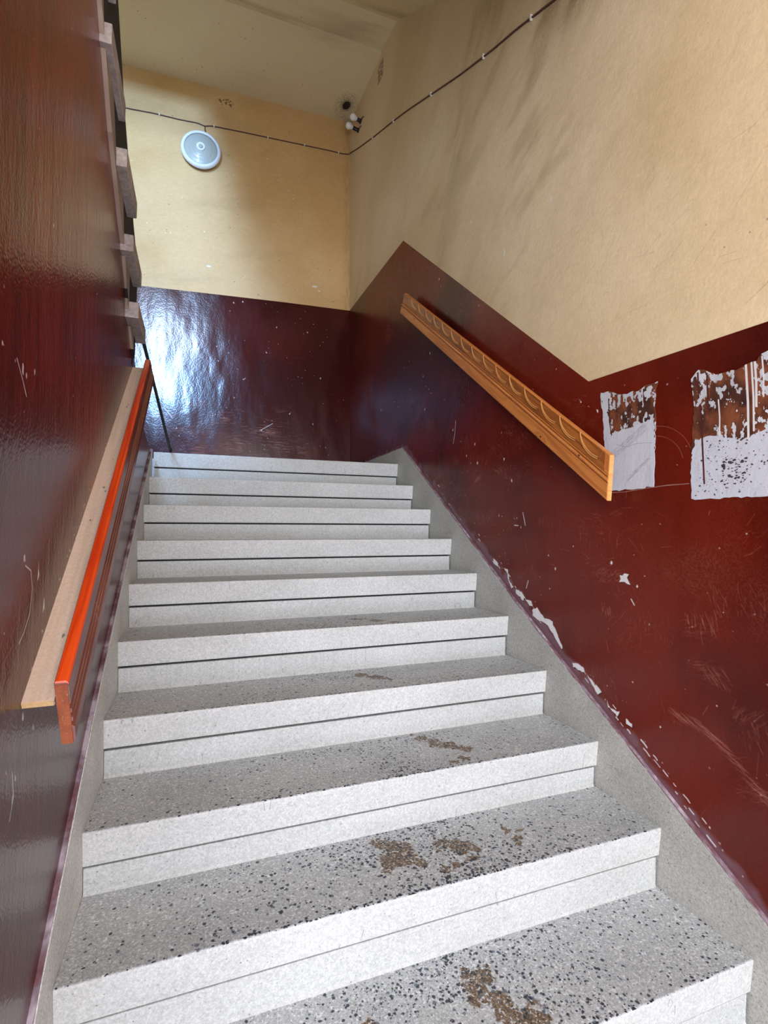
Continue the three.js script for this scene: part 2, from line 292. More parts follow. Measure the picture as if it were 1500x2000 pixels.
const matMaroonLeft = new THREE.MeshPhysicalMaterial({
  specularIntensity: 0.82, roughness: 0.24, bumpMap: streakBump, bumpScale: 0.0013,
  map: canvasTex(2048, 2048, [-3.2, 0.0, 0.2, 3.4], (u, v) => {
    let c = maroonPaint(u, v, 190); c = [c[0] * 1.12 + 4, c[1] * 1.15 + 4, c[2] * 1.15 + 4];  // base colour lifted because little door light reaches this wall
    const s = fbm(u * 40, v * 4, 211, 3), e = v - (1.97 - (u + 3.169) * 0.6645 - 0.09), w = noise(u * 50, v * 50, 213);
    c = mix(c, [60, 22, 17], 0.4 * sst(0.45, 0.7, s) * (0.5 + noise(u * 200, v * 120, 217)));
    if (e < 0.1) c = mix(c, [104, 74, 80], sst(0.05, 0, e + (w - 0.5) * 0.04) * 0.7);
    return c;
  }, (g) => {
    chips(g, CHIP_L, 0.003, 0.009, '#c4c2c4');
    for (const p of [[[-0.97, 1.33], [-1.0, 1.32], [-1.01, 1.29], [-1.0, 1.25], [-0.975, 1.225], [-0.95, 1.21]], [[-0.9, 1.645], [-0.93, 1.62], [-0.95, 1.6]], [[-0.935, 1.02], [-0.945, 0.98], [-0.93, 0.95]]]) { line(g, p, 0.006, 'rgba(40,14,12,.8)'); line(g, p.map(([x, y]) => [x + 0.002, y + 0.002]), 0.003, '#c6c3c6'); }
    for (const p of [[[-1.085, 1.25], [-1.08, 1.27], [-1.07, 1.24]], [[-1.04, 1.34], [-1.045, 1.31], [-1.035, 1.3]], [[-1.06, 1.15], [-1.05, 1.12], [-1.035, 1.14]]]) poly(g, ragged(p, 0.004, 0.008), '#c9cccb');
    for (let k = 0; k < 60; k++) {
      const x = -1.3 + rnd() * 1.0, y = 0.5 + rnd() * 0.75, n = 10 + rnd() * 26, al = 0.05 + rnd() * 0.14;
      for (let i = 0; i < n; i++) { const p = x + (rnd() - 0.5) * 0.1, q = y + (rnd() - 0.5) * 0.09, l = 0.006 + rnd() * 0.03, a = 1.57 + (rnd() - 0.5) * 1.4; line(g, [[p, q], [p + Math.cos(a) * l, q + Math.sin(a) * l]], 0.0012 + rnd() * 0.0014, `rgba(196,168,160,${al * (0.4 + rnd())})`); }
    }
    // bare plaster crumbs along the batten of the handrail
    for (let i = 0; i < 140; i++) { const t = rnd(), z = -0.96 - t * 1.3; blob(g, z, 1.1 + t * 0.97 + (rnd() - 0.3) * 0.035, 0.002 + rnd() * 0.005, rnd() < 0.5 ? '#8d8780' : '#2c1814', 1.2, 0.8); }
    for (let i = 0; i < 160; i++) blob(g, -3 + rnd() * 2.9, 0.6 + rnd() * 2.2, 0.001 + rnd() * 0.0022, `rgba(200,190,186,${0.35 + rnd() * 0.5})`);
  }),
});
const matYellowPlain = std({ color: new THREE.Color().setRGB(0.6, 0.45, 0.27), roughness: 0.65, bumpMap: wallBump, bumpScale: 0.004 });
const matCeilingPlain = std({ color: new THREE.Color().setRGB(0.7, 0.62, 0.46), roughness: 0.75, bumpMap: wallBump, bumpScale: 0.003 });

// terrazzo ---------------------------------------------------
const STAINS = [
  { at: [[0.62, -1.115, 0.02], [0.66, -1.1, 0.03], [0.63, -1.06, 0.032], [0.655, -1.016, 0.03], [0.69, -0.965, 0.04], [0.6, -1.05, 0.02], [0.36, -1.07, 0.02], [0.65, -0.985, 0.035]] },
  { at: [[0.495, -1.372, 0.03], [0.535, -1.35, 0.03], [0.53, -1.3, 0.042], [0.49, -1.285, 0.035], [0.575, -1.265, 0.02], [0.65, -1.32, 0.03], [0.7, -1.29, 0.035], [0.73, -1.265, 0.025], [0.63, -1.225, 0.02], [0.7, -1.222, 0.022], [0.86, -1.31, 0.02], [0.862, -1.26, 0.022], [0.9, -1.3, 0.012]] },
  { at: [[0.74, -1.655, 0.02], [0.765, -1.605, 0.035], [0.81, -1.565, 0.035], [0.84, -1.52, 0.028], [0.8, -1.465, 0.022], [0.765, -1.44, 0.016]] },
  { at: [[0.59, -1.87, 0.03], [0.64, -1.83, 0.028], [0.66, -1.79, 0.02]] },
  { at: [[0.65, -2.1, 0.03], [0.71, -2.03, 0.03], [0.76, -1.97, 0.025]] },
];
function treadTop(i, w) {
  const z1 = NOSE[i] + 0.02, z0 = z1 - 0.36, s = 300 + i * 17;
  return canvasTex(w, w / 4, [XL, XR, z0, z1], (u, v) => {
    const m = fbm(u * 5, v * 9, s, 3), f = noise(u * 520, v * 520, s + 1), f2 = noise(u * 240, v * 240, s + 2);
    let c = mix([168, 171, 171], [190, 192, 191], m);
    let j = (f - 0.5) * 46 + (f2 - 0.5) * 30;
    if (f2 > 0.82) j += 22;
    c = [c[0] + j, c[1] + j, c[2] + j];
    const st = STAINS[i]; let d = 0;
    if (st) {
      const wu = u + (fbm(u * 32, v * 32, s + 5, 3) - 0.5) * 0.06, wv = v + (fbm(u * 32 + 9, v * 32, s + 6, 3) - 0.5) * 0.06;
      for (const [x, z, r] of st.at) d = Math.max(d, sst(1.15, 0.7, Math.hypot(wu - x, wv - z) / r));
      // trodden-in soil: grains with the pale chips showing through
      if (d > 0 && (f2 < 0.3 + 0.42 * d || f > 0.8 - 0.2 * d)) c = mix(c, f > 0.72 ? [142, 108, 70] : f > 0.4 ? [96, 70, 42] : [58, 42, 28], Math.min(1, d * 1.2) * (0.55 + 0.4 * noise(u * 150, v * 150, s + 7)));
    }
    return c;
  }, (g) => {
    const n = i < 5 ? 7000 : 3000;
    for (let k = 0; k < n; k++) {
      const x = XL + rnd() * (XR - XL), z = z1 - 0.015 - 0.28 * Math.pow(rnd(), 1.2), cx = (x - 0.58) / 0.52;
      if (rnd() > 0.07 + 0.9 * Math.exp(-cx * cx * 1.6) * (0.2 + 0.9 * sst(0.35, 0.65, fbm(x * 5, z * 9, s + 9, 3)))) continue;
      const big = rnd() < (i < 2 ? 0.34 : 0.14);
      blob(g, x, z, big ? 0.0026 + rnd() * 0.0024 : 0.0009 + rnd() * 0.0014, rnd() < 0.75 ? `rgba(${30 + rnd() * 22},${34 + rnd() * 20},${40 + rnd() * 22},.9)` : 'rgba(84,96,110,.8)');
    }
    for (let k = 0; k < 1400; k++) blob(g, XL + rnd() * (XR - XL), z0 + rnd() * 0.36, 0.001 + rnd() * 0.002, `rgba(222,220,212,${0.3 + rnd() * 0.5})`);
    for (let k = 0; k < 210; k++) { const x = XL + rnd() * (XR - XL), cx = (x - 0.5) / 0.6; if (rnd() < 0.85 * Math.exp(-cx * cx)) blob(g, x, NOSE[i] - 0.003 - rnd() * 0.008, 0.0014 + rnd() * 0.0026, '#23292d', 1.3, 0.9); }
    for (let k = 0; k < 16; k++) { const e = rnd() < 0.5 ? XL + rnd() * 0.05 : XR - rnd() * 0.05; blob(g, e, z0 + 0.06 + rnd() * 0.28, 0.002 + rnd() * 0.003, 'rgba(60,54,48,.8)'); }
  });
}
const topMats = [0, 1, 2, 3, 4, 6].map((i) => std({ roughness: 0.55, map: treadTop(i, i < 4 ? 2048 : 1024), bumpMap: null }));
const frontMap = canvasTex(2048, 512, [XL, XR, 0, 0.3852], (u, v) => {
  const m = fbm(u * 6, v * 10, 401, 3), f = noise(u * 430, v * 430, 402), f2 = noise(u * 190, v * 190, 403), st = noise(u * 60, v * 5, 404);
  let c = mix([180, 178, 170], [196, 194, 187], m); const j = (f - 0.5) * 26 + (f2 - 0.5) * 18;
  return [c[0] + j, c[1] + j, c[2] + j];
}, (g) => {
  for (let k = 0; k < 420; k++) blob(g, XL + rnd() * 1.55, rnd() * 0.385, 0.0006 + rnd() * 0.0014, `rgba(84,80,74,${0.3 + rnd() * 0.5})`);
  for (let k = 0; k < 24; k++) { const x = XL + rnd() * 1.55, y = rnd() * 0.38; line(g, [[x, y], [x + (rnd() - 0.5) * 0.012, y + 0.01 + rnd() * 0.014]], 0.0014, 'rgba(96,90,84,.6)'); }
});
const matFront = std({ roughness: 0.7, map: frontMap });
const matRiser = std({ roughness: 0.75, map: frontMap, color: new THREE.Color(0.96, 0.97, 0.97) });
const skirtMap = canvasTex(1024, 1024, [0, 0.8, 0, 0.8], (u, v) => {
  const f = noise(u * 500, v * 500, 421, 400, 400), f2 = noise(u * 230, v * 230, 422, 184, 184), m = noise(u * 10, v * 10, 423, 8, 8);
  const c = mix([196, 195, 186], [214, 212, 204], m), j = (f - 0.5) * 40 + (f2 - 0.5) * 26;
  return [c[0] + j, c[1] + j, c[2] + j];
}, (g) => {
  for (let k = 0; k < 1500; k++) blob(g, rnd() * 0.8, rnd() * 0.8, 0.0008 + rnd() * 0.0016, rnd() < 0.5 ? 'rgba(226,222,210,.7)' : 'rgba(96,92,86,.6)');
}, { repeat: true });
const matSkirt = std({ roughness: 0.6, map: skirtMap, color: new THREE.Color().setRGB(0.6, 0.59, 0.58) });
const matSkirtLeft = std({ roughness: 0.6, map: skirtMap });  // kept brighter than the right one, making up for weak light here
const matSkirtRim = std({
  roughness: 0.55, map: canvasTex(512, 512, [0, 0.6, 0, 0.6], (u, v) => {
    const a = 0.5 * noise(u * 20, v * 20, 431, 12, 12) + 0.3 * noise(u * 70, v * 70, 432, 42, 42) + 0.2 * noise(u * 200, v * 200, 433, 120, 120);
    return a < 0.4 ? mix([88, 40, 40], [128, 100, 106], a / 0.4) : mix([128, 108, 114], [186, 170, 176], sst(0.4, 0.75, a));
  }, null, { repeat: true }),
});

// wood -------------------------------------------------------
function woodMap(w, h, rect, light, dark, s, knots, extra) {
  return canvasTex(w, h, rect, (u, v) => {
    let warp = 0; for (const [kx, ky, r, kr] of knots) { const q = Math.hypot((u - kx) * 0.45, v - ky) / r; warp += (kr ? 0.8 : 0.22) * Math.exp(-q * q); }
    const g1 = fbm(u * 2.2, v * 38 + warp * 5, s, 3), g2 = fbm(u * 9, v * 210, s + 4, 3), ring = 0.5 + 0.5 * Math.sin((v * 60 + g1 * 7 + warp * 9) * 3.1);
    const t = 0.45 * g1 + 0.25 * g2 + 0.22 * ring;
    return mix(light, dark, sst(0.2, 0.85, t));
  }, (g) => { for (const [kx, ky, r, dk] of knots) if (dk) { for (let i = 0; i < 8; i++) blob(g, kx, ky, r * (0.34 - i * 0.03), i < 3 ? 'rgba(110,58,22,.5)' : 'rgba(40,20,10,.75)', 1.5, 1); } if (extra) extra(g); });
}
const pineFace = woodMap(2048, 256, [0, 2.3, -0.02, 0.2], [204, 128, 62], [166, 92, 38], 501, [[0.35, 0.075, 0.012, 1], [1.1, 0.06, 0.03, 0], [1.48, 0.075, 0.012, 1], [0.62, 0.045, 0.02, 0], [0.12, 0.03, 0.012, 1], [1.9, 0.05, 0.008, 1], [0.86, 0.1, 0.006, 1]]);
const matPine = std({ roughness: 0.33, map: pineFace });
const pineDark = woodMap(2048, 256, [0, 2.3, -0.02, 0.2], [176, 104, 46], [108, 56, 20], 531, [[0.2, 0.14, 0.04, 0], [0.5, 0.15, 0.05, 0], [0.95, 0.14, 0.04, 0], [1.3, 0.15, 0.03, 0], [1.7, 0.14, 0.04, 0], [2.0, 0.14, 0.03, 0]],
  (g) => { for (let i = 0; i < 120; i++) blob(g, rnd() * 2.3, 0.12 + rnd() * 0.05, 0.004 + rnd() * 0.01, `rgba(96,48,14,${0.15 + rnd() * 0.25})`, 2, 0.6); });
const matPineDark = std({ roughness: 0.28, map: pineDark });
const matPinePale = std({ roughness: 0.4, map: woodMap(1024, 256, [0, 2.3, -0.02, 0.2], [220, 158, 92], [190, 122, 60], 561, []) });
const matBatten = std({
  roughness: 0.8, map: canvasTex(1024, 128, [0, 1.8, -0.06, 0.06], (u, v) => {
    const g = fbm(u * 6, v * 160, 581, 3), f = noise(u * 420, v * 420, 582); const c = mix([214, 186, 162], [196, 166, 140], g), j = (f - 0.5) * 16; return [c[0] + j, c[1] + j, c[2] + j];
  }, (g) => {
    for (let i = 0; i < 60; i++) blob(g, rnd() * 1.7, -0.05 + rnd() * 0.1, 0.001 + rnd() * 0.002, 'rgba(88,92,86,.8)', 2, 1);
    for (let i = 0; i < 9; i++) blob(g, 0.2 + rnd() * 1.4, -0.03 + rnd() * 0.06, 0.004 + rnd() * 0.005, 'rgba(96,104,96,.85)', 1.8, 0.8);
    for (let i = 0; i < 8; i++) { const x = rnd() * 1.5, y = -0.02 + rnd() * 0.05; line(g, [[x, y], [x + 0.01, y + 0.005], [x + 0.022, y]], 0.0012, 'rgba(60,50,44,.8)'); }
  }),
});
const matBattenEnd = std({ roughness: 0.9, color: 0xd2aa74, bumpMap: streakBump, bumpScale: 0.004 });
const redWood = (light, dark, s) => woodMap(1024, 128, [0, 1.8, -0.02, 0.12], light, dark, s, [[0.5, 0.05, 0.03, 0], [1.2, 0.04, 0.03, 0]], (g) => { for (let i = 0; i < 12; i++) blob(g, rnd() * 0.45, rnd() * 0.03, 0.002 + rnd() * 0.003, 'rgba(120,110,120,.5)', 1.4, 1); });
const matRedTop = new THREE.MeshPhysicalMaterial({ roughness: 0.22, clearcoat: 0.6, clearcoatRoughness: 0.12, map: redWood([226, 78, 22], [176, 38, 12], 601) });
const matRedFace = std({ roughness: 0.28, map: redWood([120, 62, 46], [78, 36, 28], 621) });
const matRedEnd = std({ roughness: 0.85, map: canvasTex(512, 1024, [0, 0.06, -0.12, 0.12], (u, v) => { const a = fbm(u * 700, v * 500, 641, 3), b = fbm(u * 60, v * 50, 642, 3); return mix(mix([158, 82, 44], [108, 50, 26], b), [206, 170, 150], sst(0.6, 0.85, a) * 0.3); }) });

const matStringer = std({ roughness: 0.8, bumpMap: streakBump, bumpScale: 0.002, map: canvasTex(512, 512, [-3, 0, 1.6, 4.4], (u, v) => mix([122, 98, 84], [156, 136, 116], fbm(u * 20, v * 14, 661, 4))) });
const matTreadEnd = std({ roughness: 0.8, map: canvasTex(512, 512, [-3, 0, 1.6, 4.4], (u, v) => { const f = noise(u * 160, v * 160, 671), g = fbm(u * 24, v * 24, 672, 3); const c = mix([128, 116, 108], [182, 166, 156], g), j = (f - 0.5) * 30; return [c[0] + j, c[1] + j, c[2] + j]; }) });
const matBlack = std({ color: 0x0b0a0a, roughness: 0.75 });
const matIron = std({ color: 0x2b2724, roughness: 0.55, metalness: 0.3 });
const matCable = std({ color: 0x4a1f14, roughness: 0.5 });
const matClip = std({ color: 0xe6dfd2, roughness: 0.6 });
const matWhite = std({ color: 0xe9edf0, roughness: 0.35 });
const matGlassy = new THREE.MeshPhysicalMaterial({ color: 0xb4b7ab, roughness: 0.35, clearcoat: 0.3 });
const matOpal = std({ color: 0xe9e4dc, roughness: 0.25 });
const matSocket = std({ color: 0x14110f, roughness: 0.5 });
const matFrame = std({ color: 0x8b8f8d, roughness: 0.5 });
const matPane = std({ color: 0xdfe6ee, roughness: 0.4, emissive: 0xdfe8f6, emissiveIntensity: 1.6 });
const matFloor = std({ roughness: 0.5, map: skirtMap, color: 0xdddddd });

// ---------------------------------------------------------------- the setting
struct('floor', box(-1.9, 1.5, -0.12, 0, -1.1, FRONT), matFloor);
// right wall: yellow plaster above, glossy maroon dado below, two scraped plaster patches
{
  const w = structGroup('wall_right');
  mesh('plaster', slabX([[-4.75, -0.1], [FRONT + 0.2, -0.1], [FRONT + 0.2, 6.9], [-4.75, 6.9]], RW, RW + 0.2), matYellowRight, w);
  mesh('dado_paint', slabX([[-4.481, 0.0], [FRONT, 0.0], ...DADO_R.slice().reverse()], RW - 0.0015, RW + 0.01), matMaroonRight, w);
  const patchMap = (rect, white, draw, s, cover) => canvasTex(1024, 1024, rect, (u, v) => {
    const a = fbm(u * 26, v * 16, s, 4), b = fbm(u * 95, v * 60, s + 5, 4), m = fbm(u * 14, v * 9, s + 8, 3), f = noise(u * 700, v * 700, s + 11);
    const k = cover(u, v), t = 0.5 + (b - 0.5) * 1.7;
    if (t < k) { const w = 168 + 34 * m + (f - 0.5) * 16; return [w, w - 1, w + 2]; }
    const c = mix([58, 24, 14], [112, 58, 30], sst(0.3, 0.7, a)), j = (b - 0.5) * 40 + (f - 0.5) * 14;
    return [c[0] + j, c[1] + j * 0.7, c[2] + j * 0.6];
  }, (g) => {
    poly(g, ragged(white, 0.006, 0.006), '#bcbcc2');
    for (let i = 0; i < 240; i++) { const x = rect[0] + rnd() * (rect[1] - rect[0]), y = rect[2] + rnd() * 0.2, l = 0.004 + rnd() * 0.02; line(g, [[x, y], [x + (rnd() - 0.5) * l, y + (rnd() - 0.5) * l]], 0.0016, 'rgba(206,206,212,.35)'); }
    draw(g);
  });
  const P1 = [[-1.376, 1.87], [-1.335, 1.866], [-1.284, 1.839], [-1.212, 1.837], [-1.188, 1.846], [-1.141, 1.844], [-1.153, 1.816], [-1.157, 1.714], [-1.166, 1.527], [-1.242, 1.525], [-1.349, 1.528], [-1.357, 1.579], [-1.364, 1.721]];
  const W1 = [[-1.344, 1.717], [-1.288, 1.724], [-1.236, 1.727], [-1.196, 1.732], [-1.16, 1.738], [-1.160, 1.522], [-1.242, 1.520], [-1.352, 1.522], [-1.36, 1.631], [-1.368, 1.8], [-1.34, 1.78]];
  const m1 = std({
    roughness: 0.6, bumpMap: wallBump, bumpScale: 0.003, map: patchMap([-1.40, -1.12, 1.50, 1.89], W1, (g) => {
      for (const [x, y] of [[-1.268, 1.775], [-1.236, 1.757], [-1.212, 1.768]]) { blob(g, x, y, 0.010, '#3c1d16'); blob(g, x, y, 0.0062, '#b4b0b0'); }
      line(g, [[-1.34, 1.84], [-1.338, 1.76], [-1.33, 1.715]], 0.004, '#3a140f'); line(g, [[-1.2, 1.84], [-1.2, 1.79]], 0.0025, '#d8d4d2');
      line(g, [[-1.31, 1.68], [-1.285, 1.67], [-1.26, 1.664], [-1.23, 1.669], [-1.2, 1.666], [-1.17, 1.661]], 0.0011, 'rgba(110,102,106,.7)');
      for (let i = 0; i < 160; i++) { const t = rnd(), x = -1.34 + t * 0.14, y = 1.64 + t * 0.07 + (rnd() - 0.5) * 0.03; line(g, [[x, y], [x + 0.01 + rnd() * 0.012, y + 0.006 + rnd() * 0.008]], 0.0016, 'rgba(140,136,142,.25)'); }
      for (let i = 0; i < 90; i++) { const t = rnd(), x = -1.28 + t * 0.09, y = 1.55 + t * 0.06 + (rnd() - 0.5) * 0.012; line(g, [[x, y], [x + 0.012, y + 0.007]], 0.0012, 'rgba(128,124,132,.28)'); }
    }, 701, (u, v) => 0.1 + 0.42 * sst(1.785, 1.815, v) + 0.3 * sst(1.775, 1.735, v) + 0.5 * sst(-1.325, -1.35, u)),
  });
  mesh('plaster_patch', slabX(ragged(P1, 0.006, 0.012), RW - 0.003, RW + 0.002), m1, w);
  const P2 = [[-1.032, 1.82], [-1.006, 1.841], [-0.959, 1.81], [-0.904, 1.807], [-0.855, 1.815], [-0.84, 1.828], [-0.793, 1.834], [-0.60, 1.84], [-0.55, 1.472], [-0.805, 1.472], [-0.902, 1.474], [-1.043, 1.479], [-1.044, 1.53], [-1.038, 1.617], [-1.028, 1.731]];
  const W2 = [[-1.037, 1.608], [-1.025, 1.643], [-0.994, 1.648], [-0.962, 1.646], [-0.926, 1.631], [-0.897, 1.621], [-0.865, 1.628], [-0.834, 1.637], [-0.799, 1.64], [-0.55, 1.66], [-0.55, 1.47], [-0.902, 1.47], [-1.047, 1.474], [-1.046, 1.53]];
  const m2 = std({
    roughness: 0.6, bumpMap: wallBump, bumpScale: 0.003, map: patchMap([-1.07, -0.53, 1.45, 1.86], W2, (g) => {
      for (const [x, y0, y1, wd] of [[-0.955, 1.74, 1.645, 0.004], [-0.88, 1.81, 1.62, 0.006], [-0.866, 1.815, 1.64, 0.005], [-0.858, 1.815, 1.70, 0.006], [-0.84, 1.82, 1.72, 0.004], [-0.80, 1.81, 1.65, 0.006], [-0.78, 1.80, 1.68, 0.004]]) line(g, [[x, y0], [x + 0.002, (y0 + y1) / 2], [x, y1]], wd, '#cfc8c6');
      line(g, [[-1.008, 1.74], [-1.005, 1.64], [-1.003, 1.52]], 0.005, '#4a1512'); line(g, [[-1.012, 1.83], [-1.012, 1.76]], 0.005, '#4a1512'); line(g, [[-0.985, 1.82], [-0.985, 1.73]], 0.005, '#4a1a12');
      for (let i = 0; i < 420; i++) { const x = -1.03 + Math.pow(rnd(), 1.2) * 0.5, y = 1.485 + Math.pow(rnd(), 0.8) * 0.15; blob(g, x, y, 0.0005 + Math.pow(rnd(), 2) * 0.0024, 'rgba(58,42,44,.85)', 1.3, 1); }
      for (let i = 0; i < 90; i++) blob(g, -0.955 + rnd() * 0.07, 1.51 + rnd() * 0.07, 0.0006 + Math.pow(rnd(), 2) * 0.0035, 'rgba(50,38,42,.9)', 1.5, 1);
    }, 731, (u, v) => 0.06 + 0.5 * sst(-0.87, -1.0, u) * sst(1.70, 1.77, v) + 0.36 * sst(1.69, 1.65, v) * sst(-1.0, -0.93, u) + 0.42 * sst(-0.87, -0.84, u) * sst(1.69, 1.73, v)),
  });
  mesh('plaster_patch', slabX(ragged(P2, 0.005, 0.012), RW - 0.003, RW + 0.002), m2, w);
}
// back wall of the half landing, turned a little out of square
{
  const w = structGroup('wall_back'); w.position.set(RW, 0, -4.482); w.rotation.y = BACK_TURN;
  const L = (pts) => pts.map(([x, y]) => [x - RW, y]);
  const put = (name, pts, z0, z1, m) => { const g = slabZ(L(pts), z0, z1); g.translate(RW, 0, 0); const o = mesh(name, g, m, w); o.geometry.translate(-RW, 0, 0); return o; };
  put('plaster', [[-2.1, 1.6], [1.5, 1.6], [1.5, 6.9], [-2.1, 6.9]], -0.2, 0, matYellowBack);
  const dado = put('dado_paint', [[-1.9, 1.86], [1.309, 1.86], [1.309, 3.476], [0.728, 3.473], [0.117, 3.461], [-0.486, 3.448], [-1.9, 3.42]], -0.06, 0.0015, matMaroonBack);
  dado.geometry.translate(0, -3.476, 0); dado.rotation.x = -0.026; dado.position.y = 3.476;   // invented lean, shaped to lift the window glare on the gloss
}
// spandrel wall between the two flights
{
  const w = structGroup('wall_left');
  mesh('dado_paint', slabX([[-0.2, -0.1], [-0.2, 3.2], [-1.05, 3.2], [-1.473, 2.81], [-1.677, 2.6], [-1.912, 2.448], [-2.013, 2.4], [-2.309, 2.154], [-2.6, 1.94], [-3.12, 1.87], [-3.12, 1.2], [-1.0, -0.1]], LW - 0.12, LW), matMaroonLeft, w);
}
struct('wall_under_stairs', box(-1.8, LW - 0.12, -0.1, 3.2, -0.4, -0.28), matYellowPlain);
{
  const w = structGroup('wall_stairwell');
  mesh('plaster', box(-2.0, -1.8, -0.1, 6.9, -4.9, FRONT + 0.2), matYellowPlain, w);
  mesh('dado_paint', slabX([[-4.6, 1.86], [-2.4, 1.86], [-0.6, 3.4], [0.4, 3.4], [0.4, 4.9], [-0.9, 4.9], [-2.7, 3.42], [-4.6, 3.42]], -1.801, -1.7985), matMaroonRight, w);
}
// front wall with the openings of the street door and of the stair window
{
  const s = shape([[-1.9, -0.1], [1.5, -0.1], [1.5, 6.9], [-1.9, 6.9]]);
  s.holes.push(hole([[-1.56, 0.02], [0.96, 0.02], [0.96, 2.8], [-1.56, 2.8]]));
  struct('wall_front', slabZ(s, FRONT, FRONT + 0.25), matYellowPlain);
  const u = shape([[-1.8, 3.4], [LW, 3.4], [LW, 6.6], [-1.8, 6.6]]); u.holes.push(hole([[-1.28, 4.02], [-0.84, 4.02], [-0.84, 4.52], [-1.28, 4.52]]), hole([[-1.42, 4.7], [-0.70, 4.7], [-0.70, 5.54], [-1.42, 5.54]]));
  struct('wall_front_upper', slabZ(u, 0.4, 0.62), matYellowPlain);
  const glazed = (name, x0, x1, y0, y1, nx, ny, z) => {
    const g = structGroup(name), f = 0.05, parts = [box(x0, x0 + f, y0, y1, z, z + 0.07), box(x1 - f, x1, y0, y1, z, z + 0.07), box(x0 + f, x1 - f, y0, y0 + f, z, z + 0.07), box(x0 + f, x1 - f, y1 - f, y1, z, z + 0.07)];
    for (let i = 1; i < nx; i++) { const x = x0 + (x1 - x0) * i / nx; parts.push(box(x - 0.02, x + 0.02, y0 + f, y1 - f, z, z + 0.06)); }
    for (let i = 1; i < ny; i++) { const y = y0 + (y1 - y0) * i / ny; parts.push(box(x0 + f, x1 - f, y - 0.02, y + 0.02, z, z + 0.06)); }
    mesh('frame', parts, matFrame, g);
    mesh('window_pane', box(x0 + 0.02, x1 - 0.02, y0 + 0.02, y1 - 0.02, z + 0.025, z + 0.035), matPane, g);
  };
  glazed('door_1', -1.56, 0.96, 0.02, 2.8, 4, 3, FRONT + 0.1);
  glazed('window_1', -1.28, -0.84, 4.02, 4.52, 1, 1, 0.44);
  glazed('window_2', -1.42, -0.70, 4.7, 5.54, 2, 1, 0.44);
}
// ceilings: slab over the half landing (a small step in it), soffit of the next flight, slab over the lobby, roof of the stairwell
struct('ceiling', [
  slabX([[-4.75, 5.346], [-3.599, 5.156], [-3.599, 5.45], [-4.75, 5.6]], -1.8, RW),
  slabX([[-3.599, 5.19], [-3.27, 5.106], [-3.27, 5.45], [-3.599, 5.45]], -1.8, RW),
  slabX([[-3.27, 5.106], [-2.577, 4.548], [-0.9, 3.2], [-0.6, 3.3], [-0.6, 3.45], [-3.27, 5.45]], LW, RW),
], matCeiling);
struct('ceiling_lobby', box(-1.8, RW, 3.2, 3.4, -0.89, FRONT), matCeilingPlain);
struct('ceiling_stairwell', [slabX([[-3.27, 5.11], [-0.9, 6.6], [FRONT, 6.6], [FRONT, 6.75], [-0.9, 6.75], [-3.27, 5.45]], -1.8, LW - 0.12)], matCeilingPlain);
struct('wall_well', slabX([[-3.26, 5.2], [-0.9, 3.35], [FRONT, 3.4], [FRONT, 6.6], [-0.9, 6.6], [-3.26, 5.3]], LW - 0.12, LW - 0.001), matYellowPlain);
struct('added_shade_beam', box(-1.8, LW - 0.005, 4.93, 5.3, -3.4, -3.16), matCeilingPlain);  // unseen beam, added to shade the back wall above the cable
struct('floor_landing', box(-1.8, XR, 1.7, 1.8705, -4.62, -3.52), matFloor);
// terrazzo skirtings: flat face, with a paint-smeared ledge where the plaster lies back
{
  const b = structGroup('baseboard_right');
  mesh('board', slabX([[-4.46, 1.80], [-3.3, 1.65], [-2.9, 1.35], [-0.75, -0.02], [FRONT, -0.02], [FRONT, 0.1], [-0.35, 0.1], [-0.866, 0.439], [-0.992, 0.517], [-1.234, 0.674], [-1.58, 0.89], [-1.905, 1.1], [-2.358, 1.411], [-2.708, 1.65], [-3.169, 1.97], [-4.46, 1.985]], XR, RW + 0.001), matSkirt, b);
  mesh('painted_rim', slabX([[-4.46, 1.985], [-3.169, 1.97], [-2.708, 1.65], [-2.358, 1.411], [-1.905, 1.1], [-1.58, 0.89], [-1.234, 0.674], [-0.866, 0.439], [-0.35, 0.1], [-0.35, 0.106], [-0.866, 0.446], [-1.234, 0.681], [-1.58, 0.897], [-1.905, 1.107], [-2.358, 1.418], [-2.708, 1.656], [-3.169, 1.975], [-4.46, 1.99]], XR + 0.002, RW), matSkirtRim, b);
  const c = structGroup('baseboard_left');
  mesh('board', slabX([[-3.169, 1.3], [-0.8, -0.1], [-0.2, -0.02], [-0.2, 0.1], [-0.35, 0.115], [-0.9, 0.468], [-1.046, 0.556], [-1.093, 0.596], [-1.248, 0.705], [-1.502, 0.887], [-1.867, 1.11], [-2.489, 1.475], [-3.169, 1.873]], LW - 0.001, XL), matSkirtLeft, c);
  mesh('painted_rim', slabX([[-3.169, 1.873], [-2.489, 1.475], [-1.867, 1.11], [-1.502, 0.887], [-1.248, 0.705], [-1.046, 0.556], [-0.9, 0.468], [-0.35, 0.115], [-0.35, 0.122], [-0.9, 0.475], [-1.046, 0.563], [-1.248, 0.712], [-1.502, 0.894], [-1.867, 1.117], [-2.489, 1.481], [-3.169, 1.878]], LW, XL - 0.002), matSkirtRim, c);
}

